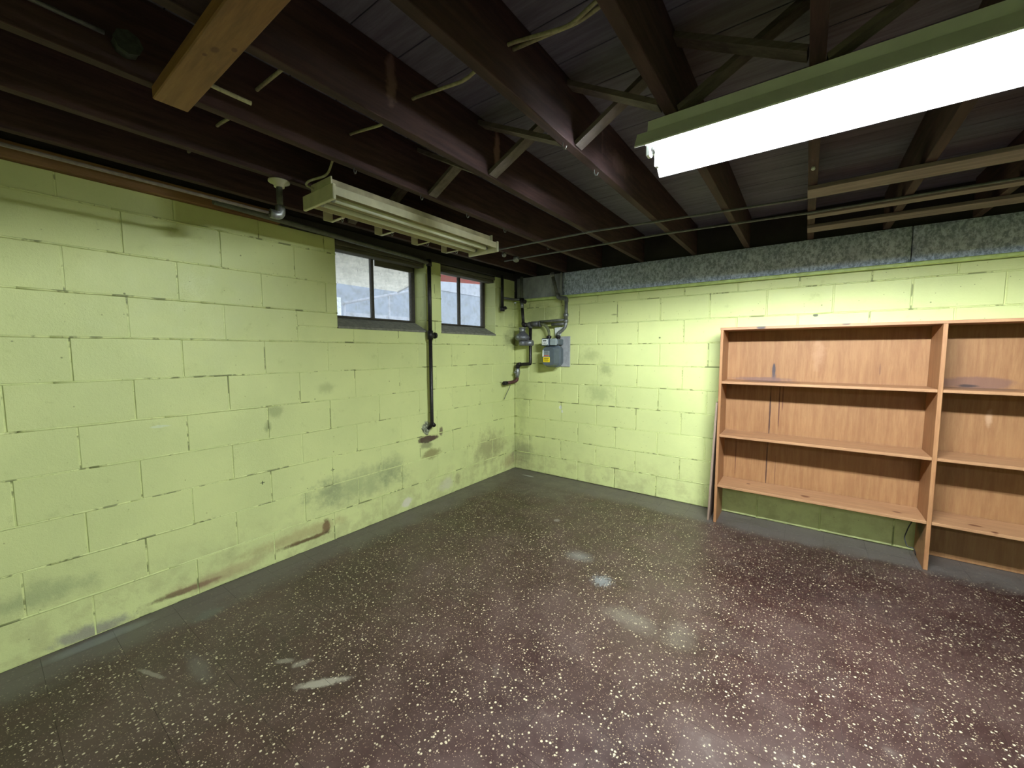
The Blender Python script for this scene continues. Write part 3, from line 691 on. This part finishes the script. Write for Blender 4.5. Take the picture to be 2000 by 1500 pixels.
def hook(x, y, lab):
    o = MB().tube([(x, y, JB + .005), (x, y, JB - .014), (x + .006, y, JB - .026), (x + .014, y, JB - .026), (x + .018, y, JB - .016)], .0024, 6).build('cup_hook', GALV)
    tag(o, lab, 'hook', 'small hooks under the joists')
for y, l in ((-2.63, 'small wire hook under a joist, above the near end of the unlit lamp'), (-2.25, 'small wire hook under a joist beside the middle of the unlit lamp'), (-1.90, 'small wire hook under a joist beside the third bracket of the unlit lamp'), (-1.54, 'small wire hook under a joist beside the far end of the unlit lamp')):
    hook(1.028, y, l)
hook(1.028, -.99, 'small wire hook under a joist between the two thin conduits')
hook(1.875, -2.27, 'small wire hook under a reddish joist, left of the cross brace')
hook(1.875, -1.98, 'small wire hook under a reddish joist, near the end of the lit lamp')
tag(MB().tube([(2.612 + .053, -1.427, JB + .002), (2.612 + .053, -1.427, JB - .010), (2.665, -1.427, JB - .014)], [.006, .008, .004], 10).build('ceramic_knob', WHITEP), 'tiny white ceramic knob under a joist below the lit lamp', 'knob')

# ------------------------------------------------------------------ pipes on the window wall
fp = thing('gas_pipe', 'grey vertical pipe with round floor flange hanging from a joist left of the unlit lamp', 'pipe', (.62, -2.765, 2.16))
MB().tube([(0, 0, -.001), (0, 0, -.008), (0, 0, -.014), (0, 0, -.030)], [.046, .046, .024, .022], 20).build('flange', CREAM, fp)
MB().tube([(0, 0, -.028), (0, 0, -.135)], .0135, 12).build('drop_pipe', PIPEGREY, fp)
MB().tube([(0, 0, -.115), (0, 0, -.162), (-.004, -.046, -.160)], .021, 12, .03).build('elbow', GALV, fp)
MB().tube([(-.004, -.044, -.159), (-.020, -3.7, -.157)], .0065, 12).build('horizontal_pipe', CREAMPIPE, fp)
wp = MB().tube([(.20, -2.90, 2.118), (.165, -2.60, 2.118), (.10, -2.0, 2.115), (.062, -1.50, 2.112), (.055, -1.318, 2.10)], .0155, 12, .02).build('gas_pipe', PIPEGREY)
tag(wp, 'grey pipe running under the joists from the flanged drop to the pier between the windows', 'pipe')
dp = thing('gas_pipe', 'black vertical pipe running down the pier between the windows to the stained hole', 'pipe', (.055, -1.318, .70))
MB().tube([(0, 0, 1.40), (0, 0, .80)], .0165, 14).build('upper_pipe', PIPEBLK, dp)
MB().tube([(0, 0, .82), (0, 0, .005), (-.05, 0, -.03)], .0155, 14, .03).build('lower_pipe', PIPEBLK, dp)
MB().tube([(0, 0, .83), (0, 0, .755)], .024, 14).tube([(0, 0, .79), (0, .045, .79)], .021, 14).tube([(0, .044, .79), (0, .062, .79)], .027, 8).build('tee_fitting', PIPEBLK, dp)
MB().tube([(0, 0, 1.375), (0, 0, 1.43)], .024, 14).build('elbow', PIPEBLK, dp)
MB().tube([(0, 0, .02), (0, .028, -.002)], .019, 10).build('valve_stub', PIPEBLK, dp)
# crumbled mortar around the hole
V = []; cr = MB()
for i in range(26):
    a = random.uniform(0, 6.28); r = random.uniform(.015, .05); s = random.uniform(.007, .016)
    c = Vector((.004, -1.345 + math.cos(a) * r * .7, .675 + math.sin(a) * r * 1.1))
    cr.tube([c + Vector((-.01, 0, 0)), c + Vector((s * .3, s * .2, 0)), c + Vector((s * .7, 0, s * .3))], [s, s * .9, s * .35], 6)
tag(cr.build('mortar_patch', plain('crumbled_grey_mortar', srgb(140, 142, 118), .9, 0, .35, 60), wall_left), kind='stuff')

cp = thing('gas_pipe', 'short black capped pipe hanging in the corner beside the second window', 'pipe', (.06, -.305, 2.15))
MB().tube([(0, 0, 0), (0, 0, -.345)], .0165, 12).build('drop_pipe', PIPEBLK, cp)
MB().tube([(0, 0, -.33), (0, 0, -.375)], .025, 12).tube([(0, .002, -.345), (-.004, .06, -.335)], .019, 10).build('tee_fitting', PIPEBLK, cp)
MB().tube([(0, 0, -.235), (.02, .20, -.235), (.09, .225, -.235)], .013, 10, .02).build('side_branch', PIPEGREY, cp)

# ------------------------------------------------------------------ gas riser, regulator and meter in the corner
gr = thing('gas_pipe', 'grey and black gas riser with valve and lever in the corner beside the meter', 'pipe', (.16, -.08, 1.0))
ax = lambda x, y, z: (x - .16, y + .08, z - 1.0)
MB().tube([ax(.152, -.08, 2.155), ax(.155, -.08, 1.90)], .0165, 12).build('upper_pipe', PIPEGREY, gr)
MB().tube([ax(.155, -.08, 1.925), ax(.156, -.08, 1.875)], .026, 12).tube([ax(.156, -.08, 1.897), ax(.205, -.085, 1.885)], .022, 10).build('tee_fitting', PIPEBLK, gr)
MB().tube([ax(.157, -.08, 1.877), ax(.160, -.08, 1.82)], .019, 12).build('nipple', GALV, gr)
MB().tube([ax(.160, -.08, 1.83), ax(.176, -.08, 1.63)], .0165, 12).build('middle_pipe', PIPEBLK, gr)
MB().tube([ax(.176, -.08, 1.665), ax(.176, -.08, 1.635), ax(.225, -.08, 1.635)], .023, 12, .02).build('elbow', PIPEBLK, gr)
MB().tube([ax(.225, -.08, 1.638), ax(.268, -.08, 1.638)], .022, 12).tube([ax(.268, -.08, 1.665), ax(.268, -.08, 1.60)], .024, 12).tube([ax(.285, -.08, 1.642), ax(.385, -.08, 1.642)], .029, 14).tube([ax(.382, -.08, 1.642), ax(.405, -.08, 1.642)], .034, 8).build('union', plain('dull_grey_iron', srgb(92, 90, 92), .5, .4, .25, 60), gr)
MB().tube([ax(.268, -.08, 1.62), ax(.268, -.08, 1.235), ax(.268, -.08, 1.215), ax(.10, -.08, 1.205), ax(.098, -.08, 1.16)], .0175, 12, .035).build('lower_pipe', PIPEBLK, gr)
MB().tube([ax(.14, -.08, 1.206), ax(.100, -.08, 1.205), ax(.098, -.08, 1.165)], .024, 12, .03).build('elbow', PIPEBLK, gr)
vb = MB().tube([ax(.098, -.08, 1.165), ax(.098, -.08, 1.15), ax(.096, -.08, 1.12), ax(.094, -.08, 1.09), ax(.092, -.08, 1.06)], [.019, .026, .030, .026, .019], 14).build('valve_body', GALV, gr)
MB().tube([ax(.096, -.11, 1.12), ax(.096, -.135, 1.12)], .011, 8).build('valve_stem', GALV, vb)
MB().tube([ax(.092, -.08, 1.065), ax(.09, -.08, 1.03), ax(.065, -.11, 1.012), ax(.06, -.235, 1.006)], .0185, 12, .03).build('rusty_elbow', RUST, gr)
MB().tube([ax(.06, -.232, 1.006), ax(.06, -.285, 1.006)], .023, 10).build('pipe_cap', PIPEBLK, gr)
MB().tube([ax(.062, -.17, .985), ax(.060, -.18, .955), ax(.058, -.25, .87), ax(.056, -.275, .83)], .0035, 6).build('hanging_wire', PIPEGREY, gr)
# gas regulator
rg = thing('gas_regulator', 'round grey gas regulator on the black riser left of the meter', 'regulator', (.19, -.12, 1.50))
MB().tube([(.0, .0, .055), (.0, .0, .10)], .033, 16).tube([(0, 0, .095), (0, 0, .108)], .038, 16).build('spring_cap', GALV, rg)
MB().tube([(0, 0, -.035), (0, 0, -.020), (0, 0, .0), (0, 0, .020), (0, 0, .055)], [.05, .075, .085, .072, .035], 20).build('diaphragm_case', plain('regulator_grey', srgb(104, 104, 108), .45, .4, .2, 40), rg)
MB().tube([(0, 0, -.035), (0, 0, -.085)], .04, 14).tube([(-.03, .01, -.06), (.115, .03, -.06)], .030, 14).build('body', plain('regulator_body_grey', srgb(112, 112, 114), .45, .4, .2, 40), rg)
for k in range(8):
    a = k * math.pi / 4; MB().tube([(math.cos(a) * .076, math.sin(a) * .076, -.008), (math.cos(a) * .076, math.sin(a) * .076, .012)], .005, 6).build('bolt', GALV, rg)
MB().bbox(-.012, .012, -.088, -.085, -.004, .012, .0008).build('label', METERLT, rg)

mt = thing('gas_meter', 'grey gas meter with yellow label mounted on the green wall near the corner', 'gas meter', (.565, 0, 1.19))
# body: two rounded halves around a seam
def half(y0, y1, w, z0, z1, r):
    prof = []
    for cx, cz, a0 in ((w - r, z0 + r, -90), (w - r, z1 - r, 0), (-w + r, z1 - r, 90), (-w + r, z0 + r, 180)):
        for k in range(5):
            a = math.radians(a0 + 90 * k / 4); prof.append((cx + r * math.cos(a), cz + r * math.sin(a)))
    return prof
mb = MB()
fr = half(0, 0, .070, .015, .205, .04); md = half(0, 0, .088, 0, .222, .05)
def loft(mb, rings):
    n = len(rings[0][1]); V = []; F = []
    for y, pr in rings: V += [(a, y, b) for a, b in pr]
    for i in range(len(rings) - 1):
        for k in range(n): F.append((i * n + k, i * n + (k + 1) % n, (i + 1) * n + (k + 1) % n, (i + 1) * n + k))
    F += [tuple(range(n)), tuple((len(rings) - 1) * n + k for k in reversed(range(n)))]
    mb.add(V, F); 
loft(mb, [(-.200, half(0, 0, .066, .018, .200, .035)), (-.192, fr), (-.135, half(0, 0, .084, .006, .216, .048)), (-.120, md), (-.116, half(0, 0, .096, -.004, .228, .05)), (-.108, half(0, 0, .096, -.004, .228, .05)), (-.104, md), (-.030, half(0, 0, .080, .01, .214, .045))])
mb.build('body', METER, mt)
MB().bbox(-.080, .088, -.165, -.040, .226, .285, .008).build('top_case', METER, mt)
MB().bbox(-.084, .004, -.200, -.160, .216, .292, .008).build('index_box', METER, mt)
ib = MB().bbox(-.074, -.006, -.206, -.199, .228, .284, .003).build('index_window', WHITEP, mt)
for i in range(3): MB().tube([(-.058 + .018 * i, -.207, .244), (-.058 + .018 * i, -.2075, .244)], .006, 10).build('dial', DARKINK, ib)
MB().bbox(-.062, -.018, -.2072, -.2058, .262, .272, .0003).build('counter', DARKINK, ib)
MB().bbox(.010, .080, -.186, -.160, .222, .290, .004).build('side_box', METERLT, mt)
lb2 = MB().bbox(-.058, .020, -.2035, -.1995, .050, .100, .0006).build('label', YELLOW, mt); tag(lb2, 'bright yellow sticker with dark print')
for k, (a, b) in enumerate(((.086, .092), (.076, .079), (.068, .071), (.060, .063))): MB().box(-.046, .010 - .01 * (k % 2), -.2045, -.2035, a, b).build('print_line', DARKINK, lb2)
MB().bbox(-.050, .014, -.2035, -.1995, .106, .165, .0006).build('rating_plate', METERLT, mt)
MB().bbox(-.066, -.055, -.2040, -.1995, .106, .175, .0006).build('white_strip', WHITEP, mt)
MB().box(-.048, .010, -.2045, -.2035, .112, .120).build('red_print', REDINK, mt)
for k in range(3): MB().box(-.044, .006, -.2045, -.2035, .130 + .011 * k, .134 + .011 * k).build('print_line', DARKINK, mt)
for X in (-.055, .055):
    MB().tube([(X, -.095, .280), (X, -.095, .300)], .022, 14).tube([(X, -.095, .298), (X, -.095, .322)], .027, 8).build('connection_nut', PIPEBLK, mt)
bb = MB().bbox(.585, .712, -.014, -.001, 1.190, 1.505, .002).build('backing_board', BOARD)
tag(bb, 'pale grey board screwed to the wall behind the gas meter', 'board')
hp = MB().add([(.54, -.03, 1.60), (.655, -.03, 1.60), (.60, -.03, 1.50), (.545, -.03, 1.51), (.54, -.026, 1.60), (.655, -.026, 1.60), (.60, -.026, 1.50), (.545, -.026, 1.51)],
              [(0, 1, 2, 3), (7, 6, 5, 4), (0, 4, 5, 1), (1, 5, 6, 2), (2, 6, 7, 3), (3, 7, 4, 0)]).build('tag', WHITEP)
tag(hp, 'small white tag tucked behind the pipes just above the gas meter', 'tag')
# meter pipework
mp = thing('gas_pipe', 'grey pipe bends looping over and down into the gas meter', 'pipe', (.6, -.09, 1.5))
bx = lambda x, y, z: (x - .6, y + .09, z - 1.5)
MB().tube([bx(.400, -.09, 1.662), bx(.70, -.09, 1.668)], .013, 12).build('upper_bar', PIPEGREY, mp)
MB().tube([bx(.405, -.09, 1.640), bx(.47, -.09, 1.622), bx(.51, -.095, 1.560), bx(.51, -.095, 1.510)], .015, 12, .03).build('inlet_bend', plain('olive_grey_pipe', srgb(104, 106, 78), .6, .2, .3, 40), mp)
MB().tube([bx(.54, -.09, 1.625), bx(.69, -.09, 1.630)], .016, 12).build('lower_bar', PIPEGREY, mp)
MB().tube([bx(.706, -.09, 1.66), bx(.706, -.09, 1.60), bx(.66, -.095, 1.555), bx(.620, -.095, 1.540), bx(.620, -.095, 1.505)], .016, 12, .035).build('outlet_bend', GALV, mp)
MB().tube([bx(.706, -.09, 1.64), bx(.708, -.09, 1.86)], .0175, 12).build('riser', PIPEGREY, mp)
MB().tube([bx(.706, -.09, 1.70), bx(.706, -.09, 1.73)], .025, 12).build('coupling', GALV, mp)
MB().tube([bx(.706, -.09, 1.64), bx(.706, -.09, 1.67)], .025, 12).build('coupling', GALV, mp)
MB().tube([bx(.708, -.09, 1.845), bx(.708, -.09, 1.880), bx(.615, -.085, 1.895), bx(.602, -.085, 1.935)], .022, 12, .03).build('elbow', PIPEGREY, mp)
MB().tube([bx(.602, -.085, 1.92), bx(.535, -.085, 2.155)], .0175, 12).build('sloping_pipe', PIPEGREY, mp)
MB().tube([bx(.548, -.085, 2.11), bx(.536, -.085, 2.15)], .024, 12).build('coupling', GALV, mp)
# round bulb-like fittings hanging where the joists meet the corner
tag(MB().tube([(.64, -1.03, JB + .003), (.64, -1.03, JB - .012), (.64, -1.03, JB - .03), (.64, -1.03, JB - .036)], [.013, .02, .016, .006], 12).build('ceramic_knob', GALV), 'dull grey knob under a joist beyond the unlit lamp, nearer the lamp', 'knob')
tag(MB().tube([(.64, -.86, JB + .003), (.64, -.86, JB - .015), (.64, -.86, JB - .04), (.64, -.86, JB - .048)], [.018, .028, .024, .008], 12).build('ceramic_knob', GALV), 'larger dull grey knob under a joist where the second conduit ends', 'knob')
